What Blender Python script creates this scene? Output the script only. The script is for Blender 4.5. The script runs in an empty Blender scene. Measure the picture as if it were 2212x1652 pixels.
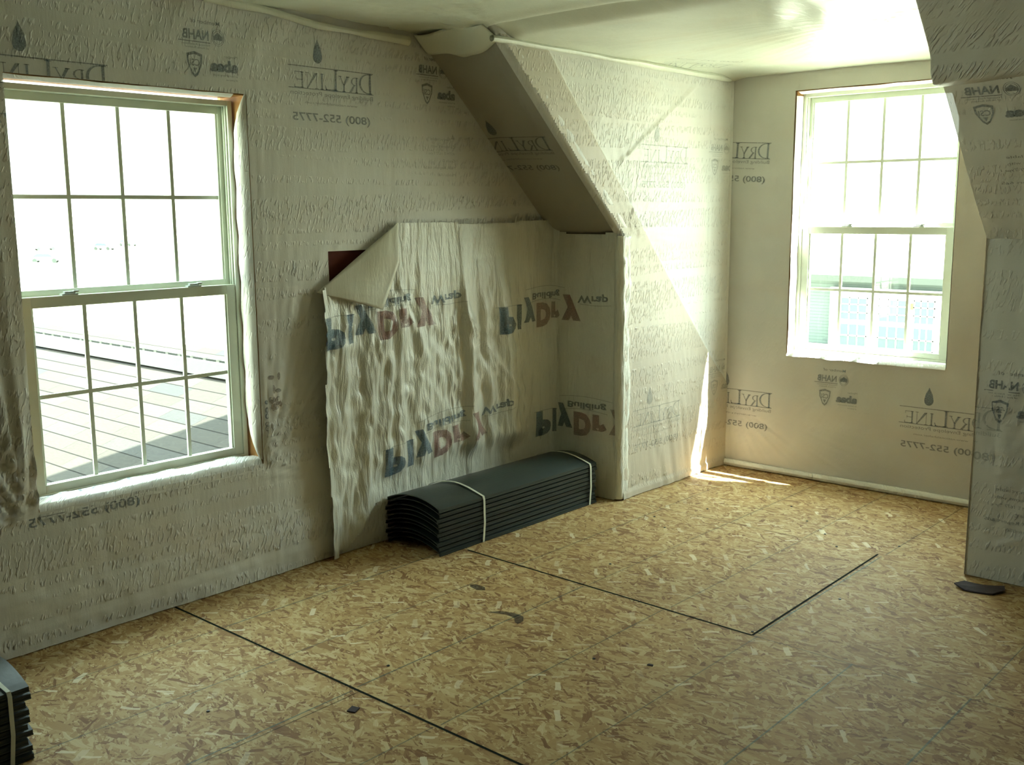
import bpy, bmesh, math, random
import numpy as np
from mathutils import Vector, Matrix
from mathutils.geometry import tessellate_polygon
random.seed(7)
S = bpy.context.scene
COL = S.collection

# ------------------------------------------------------------------ camera
X0, YK, YD, XC, XR, H, ZK, YS = -3.84, 4.70, 5.83, -3.364, -1.4545, 2.453, 1.50, 3.69
cd = bpy.data.cameras.new('camera'); cam = bpy.data.objects.new('camera', cd); COL.objects.link(cam)
cd.sensor_fit = 'HORIZONTAL'; cd.angle_x = 2*math.atan(1106/2249.33); cd.clip_start = .02; cd.clip_end = 800
R = ((0.74864, 0.66294, -0.00673), (-0.10305, 0.12639, 0.98661), (0.65491, -0.73793, 0.16293))
cam.matrix_world = Matrix(((R[0][0], R[1][0], R[2][0], 0), (R[0][1], R[1][1], R[2][1], 0),
                           (R[0][2], R[1][2], R[2][2], 1.63), (0, 0, 0, 1)))
S.camera = cam

# ------------------------------------------------------------------ sky, sun, exposure
w = bpy.data.worlds.new('world'); S.world = w; w.use_nodes = True
nt = w.node_tree; nt.nodes.clear()
o = nt.nodes.new('ShaderNodeOutputWorld'); bg = nt.nodes.new('ShaderNodeBackground')
bg.inputs['Strength'].default_value = 1.5
tc = nt.nodes.new('ShaderNodeTexCoord'); sp = nt.nodes.new('ShaderNodeSeparateXYZ')
rp = nt.nodes.new('ShaderNodeValToRGB')
rp.color_ramp.elements[0].position = .0; rp.color_ramp.elements[0].color = (.93, 1.0, .88, 1)
rp.color_ramp.elements[1].position = .8; rp.color_ramp.elements[1].color = (.76, .95, .97, 1)
nt.links.new(tc.outputs['Generated'], sp.inputs[0]); nt.links.new(sp.outputs['Z'], rp.inputs[0])
SUN = Vector((1, .50, 1.90)).normalized()
# the sky brightens toward the sun
dp_ = nt.nodes.new('ShaderNodeVectorMath'); dp_.operation = 'DOT_PRODUCT'; dp_.inputs[1].default_value = SUN
nt.links.new(tc.outputs['Generated'], dp_.inputs[0])
def wm_(op, a, b):
    nd = nt.nodes.new('ShaderNodeMath'); nd.operation = op
    for i, v in enumerate((a, b)):
        if hasattr(v, 'node'): nt.links.new(v, nd.inputs[i])
        else: nd.inputs[i].default_value = v
    return nd.outputs[0]
glow = wm_('ADD', 1.0, wm_('MULTIPLY', 4.0, wm_('POWER', wm_('MAXIMUM', dp_.outputs['Value'], 0.0), 2.0)))
vs_ = nt.nodes.new('ShaderNodeVectorMath'); vs_.operation = 'SCALE'
nt.links.new(rp.outputs[0], vs_.inputs[0]); nt.links.new(glow, vs_.inputs[3])
nt.links.new(vs_.outputs[0], bg.inputs['Color']); nt.links.new(bg.outputs[0], o.inputs[0])
sl = bpy.data.lights.new('sun', 'SUN'); sl.energy = 18; sl.color = (1, .97, .88); sl.angle = math.radians(.6)
so = bpy.data.objects.new('sun', sl); COL.objects.link(so)
so.rotation_euler = SUN.to_track_quat('Z', 'Y').to_euler(); so.location = (0, 0, 12)
def portal(name, loc, rot, sx, sy):
    l = bpy.data.lights.new(name, 'AREA'); l.shape = 'RECTANGLE'; l.size = sx; l.size_y = sy
    l.energy = 1; l.cycles.is_portal = True
    ob = bpy.data.objects.new(name, l); COL.objects.link(ob); ob.location = loc; ob.rotation_euler = rot
portal('portal_left', (-4.02, 2.145, 1.32), (0, -math.pi/2, 0), 1.6, 1.0)
portal('portal_dormer', (-2.45, 6.0, 1.53), (-math.pi/2, 0, 0), .96, 1.56)
S.view_settings.view_transform = 'Standard'; S.view_settings.look = 'None'
S.view_settings.exposure = 2.3; S.view_settings.gamma = 1; S.view_settings.use_curve_mapping = False

# ------------------------------------------------------------------ node helpers
class NT:
    def __init__(s, name):
        s.m = bpy.data.materials.new(name); s.m.use_nodes = True; s.t = s.m.node_tree; s.t.nodes.clear()
        s.out = s.n('ShaderNodeOutputMaterial')
    def n(s, typ, **kw):
        nd = s.t.nodes.new(typ)
        for k, v in kw.items(): setattr(nd, k, v)
        return nd
    def l(s, a, b): s.t.links.new(a, b)
    def val(s, sock, v):
        if hasattr(v, 'node'): s.l(v, sock)
        else: sock.default_value = v
    def math(s, op, a, b=0, c=0, clamp=False):
        nd = s.n('ShaderNodeMath', operation=op); nd.use_clamp = clamp
        s.val(nd.inputs[0], a); s.val(nd.inputs[1], b); s.val(nd.inputs[2], c); return nd.outputs[0]
    def uv(s, kind='UV'): return s.n('ShaderNodeTexCoord').outputs[kind]
    def mapp(s, vec, scale=(1, 1, 1), rot=(0, 0, 0), loc=(0, 0, 0)):
        nd = s.n('ShaderNodeMapping'); s.l(vec, nd.inputs[0]); nd.inputs['Scale'].default_value = scale
        nd.inputs['Rotation'].default_value = rot; nd.inputs['Location'].default_value = loc; return nd.outputs[0]
    def noise(s, vec, scale, detail=2, rough=.5, dist=0):
        nd = s.n('ShaderNodeTexNoise'); s.l(vec, nd.inputs['Vector']); nd.inputs['Scale'].default_value = scale
        nd.inputs['Detail'].default_value = detail; nd.inputs['Roughness'].default_value = rough
        nd.inputs['Distortion'].default_value = dist; return nd.outputs['Fac']
    def vor(s, vec, scale, rnd=1):
        nd = s.n('ShaderNodeTexVoronoi'); s.l(vec, nd.inputs['Vector']); nd.inputs['Scale'].default_value = scale
        nd.inputs['Randomness'].default_value = rnd; return nd
    def ramp(s, fac, stops, interp='LINEAR'):
        nd = s.n('ShaderNodeValToRGB'); nd.color_ramp.interpolation = interp; s.val(nd.inputs[0], fac)
        e = nd.color_ramp.elements
        while len(e) < len(stops): e.new(.5)
        for i, (p, c) in enumerate(stops):
            e[i].position = p; e[i].color = (c, c, c, 1) if not isinstance(c, tuple) else (*c, 1)
        return nd.outputs[0]
    def mix(s, fac, a, b, mode='MIX'):
        nd = s.n('ShaderNodeMix', data_type='RGBA', blend_type=mode)
        s.val(nd.inputs[0], fac)
        for i, v in ((6, a), (7, b)): s.val(nd.inputs[i], v if hasattr(v, 'node') else (*v, 1))
        return nd.outputs[2]
    def bump(s, h, strength, dist, normal=None):
        nd = s.n('ShaderNodeBump'); s.l(h, nd.inputs['Height']); nd.inputs['Strength'].default_value = strength
        nd.inputs['Distance'].default_value = dist
        if normal: s.l(normal, nd.inputs['Normal'])
        return nd.outputs[0]
    def pbsdf(s, col, rough=.5, spec=.5, normal=None, metal=0):
        nd = s.n('ShaderNodeBsdfPrincipled'); s.val(nd.inputs['Base Color'], col if hasattr(col, 'node') else (*col, 1))
        s.val(nd.inputs['Roughness'], rough); nd.inputs['Specular IOR Level'].default_value = spec
        nd.inputs['Metallic'].default_value = metal
        if normal: s.l(normal, nd.inputs['Normal'])
        return nd
    def fin(s, sh): s.l(sh.outputs[0], s.out.inputs[0]); return s.m

def plain(name, col, rough=.5, spec=.4, var=.06, vs=8, bmp=0):
    t = NT(name); c = t.uv('Object'); n = t.noise(c, vs, 3)
    f = t.ramp(n, [(.3, 1-var), (.7, 1+var)]) if var else None
    cc = t.mix(1, col, t.mix(n, (1-var,)*3, (1+var,)*3), 'MULTIPLY')
    nm = t.bump(t.noise(c, vs*12, 3), bmp, .004) if bmp else None
    return t.fin(t.pbsdf(cc, rough, spec, nm))

def wrap_mat(name, col, dash=.5, weave=.35, fold=.4, rough=.42, spec=.5, seethru=.1, foldrot=0., rafter=False):
    t = NT(name); uv = t.uv()
    # rows of short slanted dashes pressed into the film
    d = t.noise(t.mapp(t.mapp(uv, (1, 1, 1), (0, 0, .26)), (82, 24, 1)), 1, 1)
    d = t.ramp(d, [(.52, 0.), (.64, 1.)])
    rows = t.ramp(t.noise(t.mapp(uv, (.5, 17, 1)), 1, 1), [(.44, 0.), (.54, 1.)])
    d = t.math('MULTIPLY', d, rows)
    wv = t.noise(t.mapp(uv, (240, 240, 1)), 1, 2)
    fo = t.noise(t.mapp(uv, (16, 3.2, 1), (0, 0, foldrot)), 1, 4, .6, .4)
    n1 = t.bump(fo, fold, .02); n2 = t.bump(d, dash, .006, n1); n3 = t.bump(wv, weave, .0012, n2)
    big = t.noise(t.mapp(uv, (2.3, 1.6, 1)), 1, 3)
    c = t.mix(t.ramp(big, [(.35, 0.), (.65, 1.)]), tuple(x*.93 for x in col), tuple(min(1, x*1.05) for x in col))
    c = t.mix(t.math('MULTIPLY', t.ramp(t.noise(t.mapp(uv, (1.1, 2.9, 1), (0, 0, .3)), 1, 3), [(.5, 0.), (.75, 1.)]), .35), c, (col[0]*.93, col[1]*.78, col[2]*.68))
    if rafter:   # the rafter under the film shows as a browner band along the slope
        s2 = t.n('ShaderNodeSeparateXYZ'); t.l(uv, s2.inputs[0])
        ln = t.math('ADD', t.math('SUBTRACT', s2.outputs[0], 6.333), t.math('MULTIPLY', s2.outputs[1], .9476))
        c = t.mix(t.math('MULTIPLY', t.math('LESS_THAN', ln, 0.0), .8), c, (.60, .53, .42))
    p = t.pbsdf(c, rough, spec, n3)
    if seethru > 0:
        tr = t.n('ShaderNodeBsdfTransparent'); tr.inputs[0].default_value = (1, 1, 1, 1)
        ms = t.n('ShaderNodeMixShader'); ms.inputs[0].default_value = seethru
        t.l(p.outputs[0], ms.inputs[1]); t.l(tr.outputs[0], ms.inputs[2]); return t.fin(ms)
    return t.fin(p)

def ink(name, col, cover):
    t = NT(name); uv = t.uv()
    p = t.pbsdf(col, .5, .3)
    f = t.math('MULTIPLY', t.ramp(t.noise(t.mapp(uv, (150, 150, 1)), 1, 2), [(.3, .6), (.6, 1.)]), cover)
    tr = t.n('ShaderNodeBsdfTransparent'); ms = t.n('ShaderNodeMixShader'); t.l(f, ms.inputs[0])
    t.l(tr.outputs[0], ms.inputs[1]); t.l(p.outputs[0], ms.inputs[2]); return t.fin(ms)

def osb_mat(name, gain=(1, 1, 1), scale=1., coord='Object'):
    t = NT(name); uv = t.uv(coord)
    scale = scale*1.18
    warp = t.n('ShaderNodeTexNoise'); t.l(uv, warp.inputs[0]); warp.inputs['Scale'].default_value = 6*scale; warp.inputs['Detail'].default_value = 2
    sub = t.n('ShaderNodeVectorMath', operation='SUBTRACT'); t.l(warp.outputs['Color'], sub.inputs[0]); sub.inputs[1].default_value = (.5, .5, .5)
    sc = t.n('ShaderNodeVectorMath', operation='SCALE'); t.l(sub.outputs[0], sc.inputs[0]); sc.inputs[3].default_value = .05
    ad = t.n('ShaderNodeVectorMath', operation='ADD'); t.l(uv, ad.inputs[0]); t.l(sc.outputs[0], ad.inputs[1]); v0 = ad.outputs[0]
    curc = None; curh = None; hb = None
    stops = [(.0, (.12, .050, .018)), (.15, (.25, .125, .048)), (.40, (.41, .255, .105)), (.72, (.50, .355, .165)), (.92, (.60, .47, .26)), (1., (.72, .62, .40))]
    for i, (rot, lx, ly) in enumerate([(.1, 13, 60), (-.5, 11, 55), (.75, 14, 62), (1.25, 15, 58), (-1.1, 17, 75), (-.15, 9, 42), (2.0, 19, 50), (.4, 24, 110)]):
        # the strands lie mostly along x, crossing at all angles
        m = t.mapp(t.mapp(v0, (1, 1, 1), (0, 0, rot*.75), (i*3.7, i*1.9, 0)), (lx*scale, ly*scale, 1))
        vr = t.vor(m, 1); vr.distance = 'MANHATTAN' if i % 2 else 'CHEBYCHEV'
        sx = t.n('ShaderNodeSeparateColor'); t.l(vr.outputs['Color'], sx.inputs[0])
        fib = t.noise(t.mapp(m, (.8, 5, 1)), 1, 3)
        val = t.math('ADD', t.math('MULTIPLY', sx.outputs[0], .82), t.math('MULTIPLY', fib, .22))
        c = t.ramp(val, stops)
        hgt = sx.outputs[1]
        if curc is None: curc, curh = c, hgt
        else:
            g = t.math('GREATER_THAN', hgt, curh)
            curc = t.mix(g, curc, c); curh = t.math('MAXIMUM', curh, hgt)
    # sparse pale chips lying across
    vr = t.vor(t.mapp(t.mapp(v0, (1, 1, 1), (0, 0, .9)), (8*scale, 30*scale, 1)), 1, .9); vr.distance = 'CHEBYCHEV'
    sx = t.n('ShaderNodeSeparateColor'); t.l(vr.outputs['Color'], sx.inputs[0])
    chip = t.math('MULTIPLY', t.math('MULTIPLY', t.math('GREATER_THAN', sx.outputs[0], .955), t.math('LESS_THAN', vr.outputs['Distance'], .36)), t.math('MULTIPLY', sx.outputs[1], .85))
    curc = t.mix(chip, curc, (.80, .72, .52))
    vr = t.vor(t.mapp(t.mapp(v0, (1, 1, 1), (0, 0, -.7), (5, 2, 0)), (10*scale, 48*scale, 1)), 1, .9); vr.distance = 'CHEBYCHEV'
    sx = t.n('ShaderNodeSeparateColor'); t.l(vr.outputs['Color'], sx.inputs[0])
    chip = t.math('MULTIPLY', t.math('MULTIPLY', t.math('GREATER_THAN', sx.outputs[0], .955), t.math('LESS_THAN', vr.outputs['Distance'], .36)), t.math('MULTIPLY', sx.outputs[1], .85))
    curc = t.mix(chip, curc, (.78, .69, .48))
    dirt = t.ramp(t.noise(uv, 1.3*scale, 4), [(.3, (.86, .84, .80)), (.7, (1.06, 1.04, 1.0))])
    curc = t.mix(1, curc, dirt, 'MULTIPLY'); curc = t.mix(1, curc, gain, 'MULTIPLY')
    nm = t.bump(curh, .25, .0015)
    return t.fin(t.pbsdf(curc, .62, .3, nm))

M = {}
WRAP = (.80, .79, .74)
M['wrap'] = wrap_mat('house_wrap_film', WRAP, dash=.8, fold=.13, weave=.25, seethru=.07)
M['wrap_smooth'] = wrap_mat('house_wrap_film_taut', WRAP, dash=.5, fold=.10, seethru=.05)
M['wrap_cheek'] = wrap_mat('house_wrap_film_cheek', WRAP, dash=.75, fold=.12, seethru=.05, rafter=True)
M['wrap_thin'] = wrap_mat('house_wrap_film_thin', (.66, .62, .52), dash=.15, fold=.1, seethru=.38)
M['wrap_warm'] = wrap_mat('house_wrap_film_front', (.79, .765, .69), dash=.12, fold=.15, seethru=.22)
M['wrap_ceiling'] = wrap_mat('ceiling_film', (.81, .83, .70), dash=.0, weave=.5, fold=.3, seethru=0, rough=.36)
M['crinkle'] = wrap_mat('woven_wrap_film', (.80, .80, .72), dash=.0, weave=1.0, fold=1.0, rough=.27, spec=.7, seethru=.0)
M['flap'] = wrap_mat('wrap_film_back', (.72, .71, .60), dash=0, weave=.2, fold=.2, seethru=0)
M['ink_blue'] = ink('blue_print', (.05, .12, .19), .58)
M['ink_faint'] = ink('faint_blue_print', (.12, .20, .24), .30)
M['ply_blue'] = ink('dark_blue_print', (.03, .12, .22), .62)
M['ply_red'] = ink('red_print', (.28, .05, .05), .50)
M['rust'] = ink('brown_stain', (.22, .11, .05), .5)
M['osb'] = osb_mat('strand_board_floor')
M['osb_red'] = plain('dark_red_board', (.12, .032, .018), .8, .2, .2, 30, .3)
M['wood'] = plain('jamb_wood', (.46, .23, .075), .6, .3, .15, 14, .1)
M['chalk'] = ink('chalk_line', (.05, .22, .20), .55)
M['seam'] = plain('panel_gap', (.012, .014, .008), .9, .1, 0)
M['seam_thin'] = ink('tight_panel_gap', (.03, .03, .015), .75)
M['smudge'] = ink('floor_smudge', (.06, .045, .035), .7)
M['vinyl'] = plain('white_vinyl', (.70, .74, .62), .35, .45, .02, 3)
M['black'] = plain('black_plastic', (.018, .026, .022), .38, .5, .25, 20, .15)
M['black_top'] = plain('black_plastic_dusty', (.032, .044, .038), .42, .5, .35, 6, .1)
M['strap'] = plain('white_strap', (.72, .74, .62), .4, .4, .03, 30)
M['hardware'] = plain('latch_metal', (.50, .55, .50), .3, .5, .05, 30)
M['batts'] = plain('insulation_batts', (.34, .30, .22), .9, .1, .15, 3)
M['scrap'] = plain('asphalt_scrap', (.075, .060, .066), .8, .2, .2, 60, .5)
M['steel'] = plain('nail_head', (.03, .03, .025), .4, .4, .1, 50)

# wall framing seen dimly through the film
t = NT('framing'); c = t.uv('Object')
sx = t.n('ShaderNodeSeparateXYZ'); t.l(c, sx.inputs[0])
fr = t.math('FRACT', t.math('DIVIDE', t.math('ADD', t.math('ADD', sx.outputs[0], sx.outputs[1]), 20.1), .406))
st = t.math('LESS_THAN', fr, .1)
cc = t.mix(st, (.32, .20, .10), (.60, .38, .18))
cc = t.mix(1, cc, t.ramp(t.noise(c, 4, 4), [(.3, .8), (.7, 1.15)]), 'MULTIPLY')
M['framing'] = t.fin(t.pbsdf(cc, .8, .2))

# glass: thin pane
t = NT('window_glass'); tr = t.n('ShaderNodeBsdfTransparent'); tr.inputs[0].default_value = (.93, .97, .95, 1)
gl = t.n('ShaderNodeBsdfGlossy'); gl.inputs['Roughness'].default_value = .02
ms = t.n('ShaderNodeMixShader'); ms.inputs[0].default_value = .05; t.l(tr.outputs[0], ms.inputs[1]); t.l(gl.outputs[0], ms.inputs[2])
M['glass'] = t.fin(ms)

# ------------------------------------------------------------------ mesh helpers
def link(ob, parent=None):
    COL.objects.link(ob)
    if parent is not None: ob.parent = parent
    return ob
def tag(ob, label=None, cat=None, group=None, kind=None):
    for k, v in (('label', label), ('category', cat), ('group', group), ('kind', kind)):
        if v: ob[k] = v
    return ob
def empty(name, loc, label, cat, group=None, rz=0):
    e = bpy.data.objects.new(name, None); COL.objects.link(e); e.location = loc; e.rotation_euler = (0, 0, rz)
    e.empty_display_size = .1
    return tag(e, label, cat, group)
def obj_bm(name, bm, mats, parent=None, smooth=False):
    me = bpy.data.meshes.new(name); bm.normal_update(); bm.to_mesh(me); bm.free()
    for m in (mats if isinstance(mats, (list, tuple)) else [mats]): me.materials.append(m)
    if smooth:
        for p in me.polygons: p.use_smooth = True
    return link(bpy.data.objects.new(name, me), parent)
def box(bm, a, b, mi=0, bevel=0):
    x0, x1 = sorted((a[0], b[0])); y0, y1 = sorted((a[1], b[1])); z0, z1 = sorted((a[2], b[2]))
    v = [bm.verts.new(p) for p in ((x0, y0, z0), (x1, y0, z0), (x1, y1, z0), (x0, y1, z0), (x0, y0, z1), (x1, y0, z1), (x1, y1, z1), (x0, y1, z1))]
    fs = [bm.faces.new([v[i] for i in f]) for f in ((0, 3, 2, 1), (4, 5, 6, 7), (0, 1, 5, 4), (1, 2, 6, 5), (2, 3, 7, 6), (3, 0, 4, 7))]
    for f in fs: f.material_index = mi
    if bevel:
        es = list({e for f in fs for e in f.edges})
        bmesh.ops.bevel(bm, geom=es, offset=bevel, segments=2, affect='EDGES', profile=.5)
def prism(bm, pts, ax, a, b, mi=0):
    # pts: 2D polygon, extruded along axis ax from a to b
    def P(p, t):
        q = list(p); q.insert(ax, t); return q
    va = [bm.verts.new(P(p, a)) for p in pts]; vb = [bm.verts.new(P(p, b)) for p in pts]
    n = len(pts); fs = [bm.faces.new(va), bm.faces.new(vb[::-1])]
    for i in range(n): fs.append(bm.faces.new((va[i], vb[i], vb[(i+1) % n], va[(i+1) % n])))
    for f in fs: f.material_index = mi
    bmesh.ops.recalc_face_normals(bm, faces=fs)
def boxes(name, lst, mat, parent=None, bevel=0):
    bm = bmesh.new()
    for a, b in lst: box(bm, a, b, 0, bevel)
    return obj_bm(name, bm, mat, parent)
def struct(ob): ob['kind'] = 'structure'; return ob

def noise1(x, seed=0):
    x = np.asarray(x, float); i = np.floor(x).astype(np.int64); f = x-i; f = f*f*(3-2*f)
    def hsh(k):
        s = np.sin(k*127.1+seed*311.7+.5)*43758.5453; return s-np.floor(s)
    return hsh(i)*(1-f)+hsh(i+1)*f
def noise2(x, y, seed=0):
    x, y = np.broadcast_arrays(np.asarray(x, float), np.asarray(y, float))
    i = np.floor(x); j = np.floor(y); fx = x-i; fy = y-j; fx = fx*fx*(3-2*fx); fy = fy*fy*(3-2*fy)
    def hsh(a, b):
        s = np.sin(a*127.1+b*269.5+seed*74.7)*43758.5453; return s-np.floor(s)
    return (hsh(i, j)*(1-fx)+hsh(i+1, j)*fx)*(1-fy)+(hsh(i, j+1)*(1-fx)+hsh(i+1, j+1)*fx)*fy
def ss(a, b, x): t = np.clip((x-a)/(b-a), 0, 1); return t*t*(3-2*t)
def fan(u, v, cu, cv, th, half, freq, amp, Rr, seed):
    du = u-cu; dv = v-cv; r = np.hypot(du, dv)+1e-6; a = np.arctan2(dv, du)
    d = (a-math.radians(th)+math.pi) % (2*math.pi)-math.pi
    wv = 1-ss(math.radians(half)*.55, math.radians(half), np.abs(d))
    n = noise1(d*freq+100, seed)*.65+noise1(d*freq*2.3+50, seed+5)*.35
    ridge = np.clip(1-np.abs(2*n-1)*1.7, 0, 1)**1.5
    return amp*wv*ridge*(r/(r+.03))*np.exp(-r/Rr)

# ------------------------------------------------------------------ print artwork (text is seen from behind, so mirrored)
def tris_from_bm(bm, maxe=.022):
    bmesh.ops.triangulate(bm, faces=bm.faces[:])
    for _ in range(8):
        es = [e for e in bm.edges if e.calc_length() > maxe]
        if not es: break
        bmesh.ops.subdivide_edges(bm, edges=es, cuts=1)
        bmesh.ops.triangulate(bm, faces=[f for f in bm.faces if len(f.verts) > 3])
    bm.verts.index_update()
    V = np.array([(v.co.x, v.co.y) for v in bm.verts]); F = [tuple(v.index for v in f.verts) for f in bm.faces]
    Mi = [f.material_index for f in bm.faces]; bm.free(); return V, F, Mi
def poly(bm, pts, mi=0):
    vs = [bm.verts.new((p[0], p[1], 0)) for p in pts]
    for tri in tessellate_polygon([[Vector((p[0], p[1], 0)) for p in pts]]):
        f = bm.faces.new([vs[i] for i in tri]); f.material_index = mi
def rect(bm, x0, y0, x1, y1, mi=0): poly(bm, [(x0, y0), (x1, y0), (x1, y1), (x0, y1)], mi)
def text(bm, s, x0, y0, x1, hgt, mi=0, bold=0., skew=0.):
    # text fitted between x0 and x1 with cap height hgt, baseline y0
    cu = bpy.data.curves.new('t', 'FONT'); cu.body = s; cu.size = 1; cu.offset = bold; cu.resolution_u = 3
    ob = bpy.data.objects.new('t', cu); COL.objects.link(ob); bpy.context.view_layer.update()
    me = bpy.data.meshes.new_from_object(ob.evaluated_get(bpy.context.evaluated_depsgraph_get()))
    xs = [v.co.x for v in me.vertices]; a, b = min(xs), max(xs)
    k = (x1-x0)/(b-a); ky = hgt/.70
    vs = [bm.verts.new(((v.co.x-a)*k+x0+skew*v.co.y*ky, v.co.y*ky+y0, 0)) for v in me.vertices]
    for p in me.polygons:
        try: f = bm.faces.new([vs[i] for i in p.vertices]); f.material_index = mi
        except ValueError: pass
    bpy.data.objects.remove(ob); bpy.data.curves.remove(cu); bpy.data.meshes.remove(me)
def arc(bm, cx, cy, rx, ry, a0, a1, wd, mi=0, n=14):
    o_ = []; i_ = []
    for k in range(n+1):
        a = math.radians(a0+(a1-a0)*k/n)
        o_.append((cx+rx*math.cos(a), cy+ry*math.sin(a))); i_.append((cx+(rx-wd)*math.cos(a), cy+(ry-wd*.35)*math.sin(a)))
    for k in range(n):
        poly(bm, [o_[k], o_[k+1], i_[k+1], i_[k]], mi)
def drop(bm, cx, y0, wd, hg, mi=0):
    pts = []
    for k in range(25):
        a = math.radians(-245+ (310)*k/24+ -0)
        pts.append((cx+wd/2*math.cos(a), y0+wd/2*1.05+wd/2*1.05*math.sin(a)))
    pts = [p for p in pts if p[1] < y0+wd*.72]
    pts.sort(key=lambda p: math.atan2(p[1]-(y0+wd/2), p[0]-cx))
    L_ = [(cx-wd*.33, y0+hg*.62), (cx-wd*.10, y0+hg*.85)]; R_ = [(cx+wd*.12, y0+hg*.82), (cx+wd*.36, y0+hg*.60)]
    low = [(cx+wd/2*math.cos(math.radians(a)), y0+wd*.55+wd*.55*math.sin(math.radians(a))) for a in range(-190, 11, 20)]
    pts = low+[(cx+wd*.36, y0+hg*.62), (cx+wd*.12, y0+hg*.85), (cx, y0+hg), (cx-wd*.12, y0+hg*.85), (cx-wd*.36, y0+hg*.62)]
    poly(bm, pts, mi)
def serif(bm, ch, x, y, wd, h, mi=0):
    s = h*.13; t_ = h*.045
    def st(x0, x1, y0=0, y1=1): rect(bm, x+x0*wd, y+y0*h, x+x1*wd, y+y1*h, mi)
    def foot(cxx, yy): rect(bm, x+cxx*wd-s*1.1, yy, x+cxx*wd+s*1.1, yy+t_, mi)
    k = s/wd
    if ch in 'DRLIE':
        cxx = .5 if ch == 'I' else .18
        rect(bm, x+cxx*wd-s/2, y, x+cxx*wd+s/2, y+h, mi); foot(cxx, y); foot(cxx, y+h-t_)
    if ch == 'D': arc(bm, x+.3*wd, y+h/2, .68*wd, h/2, -90, 90, s, mi)
    if ch == 'R':
        arc(bm, x+.3*wd, y+h*.73, .5*wd, h*.27, -90, 90, s*.9, mi)
        poly(bm, [(x+.35*wd, y+h*.48), (x+.55*wd, y+h*.48), (x+1.0*wd, y), (x+.76*wd, y)], mi)
    if ch == 'L':
        rect(bm, x+.18*wd, y, x+.92*wd, y+t_, mi); poly(bm, [(x+.8*wd, y), (x+.92*wd, y), (x+.98*wd, y+h*.22), (x+.93*wd, y+h*.22)], mi)
    if ch == 'E':
        rect(bm, x+.18*wd, y, x+.88*wd, y+t_, mi); rect(bm, x+.18*wd, y+h-t_, x+.84*wd, y+h, mi); rect(bm, x+.18*wd, y+h*.48, x+.68*wd, y+h*.48+t_, mi)
        rect(bm, x+.84*wd, y, x+.90*wd, y+h*.2, mi); rect(bm, x+.80*wd, y+h*.8, x+.85*wd, y+h, mi); rect(bm, x+.64*wd, y+h*.40, x+.69*wd, y+h*.62, mi)
    if ch == 'Y':
        rect(bm, x+.5*wd-s/2, y, x+.5*wd+s/2, y+h*.46, mi); foot(.5, y)
        poly(bm, [(x+.5*wd-s/2, y+h*.40), (x+.5*wd+s/2, y+h*.46), (x+.24*wd, y+h), (x+.02*wd, y+h)], mi)
        poly(bm, [(x+.5*wd, y+h*.44), (x+.5*wd+s/2, y+h*.42), (x+.92*wd, y+h), (x+.84*wd, y+h)], mi)
        foot(.12, y+h-t_); foot(.88, y+h-t_)
    if ch == 'N':
        rect(bm, x+.14*wd-t_/2, y, x+.14*wd+t_/2, y+h, mi); rect(bm, x+.86*wd-t_/2, y, x+.86*wd+t_/2, y+h, mi)
        poly(bm, [(x+.06*wd, y+h), (x+.28*wd, y+h), (x+.9*wd, y), (x+.80*wd, y)], mi); foot(.14, y); foot(.86, y+h-t_)

def art_dryline():
    bm = bmesh.new()
    rect(bm, 0, -.0022, .487, .0022); rect(bm, 0, -.0962, .487, -.0918)
    y = -.092
    serif(bm, 'D', .004, y, .085, .090)
    for ch, x, wd in (('R', .092, .055), ('Y', .148, .060), ('I', .290, .028), ('N', .324, .072), ('E', .402, .060)): serif(bm, ch, x, y, wd, .068)
    serif(bm, 'L', .212, y, .078, .090)
    text(bm, 'Building Envelope Protection', .004, -.122, .478, .019)
    text(bm, 'www.nationalshelter.com', .10, -.158, .40, .011)
    text(bm, '(800) 552-7775', .025, -.232, .470, .034, 0, .015)
    drop(bm, .325, .018, .052, .104)
    return tris_from_bm(bm)
def art_phone():
    bm = bmesh.new(); text(bm, '(800) 552-7775', .025, 0, .470, .034, 0, .015); return tris_from_bm(bm)
def art_members():
    # x runs from the reader's left; the reader sees: emblem + NAHB, shield, abaa
    bm = bmesh.new()
    text(bm, 'Member of', .075, .062, .215, .016, 0, .01)
    for r0 in (.030, .024):
        arc(bm, .085, .015, r0, r0*1.1, 0, 360, .0035, 0, 24)
    poly(bm, [(.065, .005), (.105, .005), (.105, .02), (.085, .036), (.065, .02)])
    text(bm, 'NAHB', .128, .0, .250, .036, 0, .03)
    rect(bm, .122, -.012, .268, -.008); text(bm, 'National Association', .125, -.024, .25, .008); text(bm, 'of Home Builders', .13, -.036, .235, .008)
    text(bm, 'Member', .0, -.062, .06, .012)
    text(bm, 'abaa', .0, -.116, .128, .042, 0, .05)
    text(bm, 'air barrier association', .0, -.136, .115, .009); text(bm, 'of america', .0, -.152, .055, .009)
    # shield with CCI
    sx_, sy = .198, -.098
    out = [(-.036, .040), (0, .050), (.036, .040), (.034, .005), (.014, -.040), (0, -.052), (-.014, -.040), (-.034, .005)]
    inn = [(p[0]*.78, p[1]*.78) for p in out]
    for k in range(8):
        a, b = out[k], out[(k+1) % 8]; c, d = inn[(k+1) % 8], inn[k]
        poly(bm, [(sx_+q[0], sy+q[1]) for q in (a, b, c, d)])
    text(bm, 'CSI', sx_-.022, sy-.006, sx_+.022, .026, 0, .02); poly(bm, [(sx_-.010, sy-.014), (sx_+.010, sy-.014), (sx_, sy-.034)])
    return tris_from_bm(bm)
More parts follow.
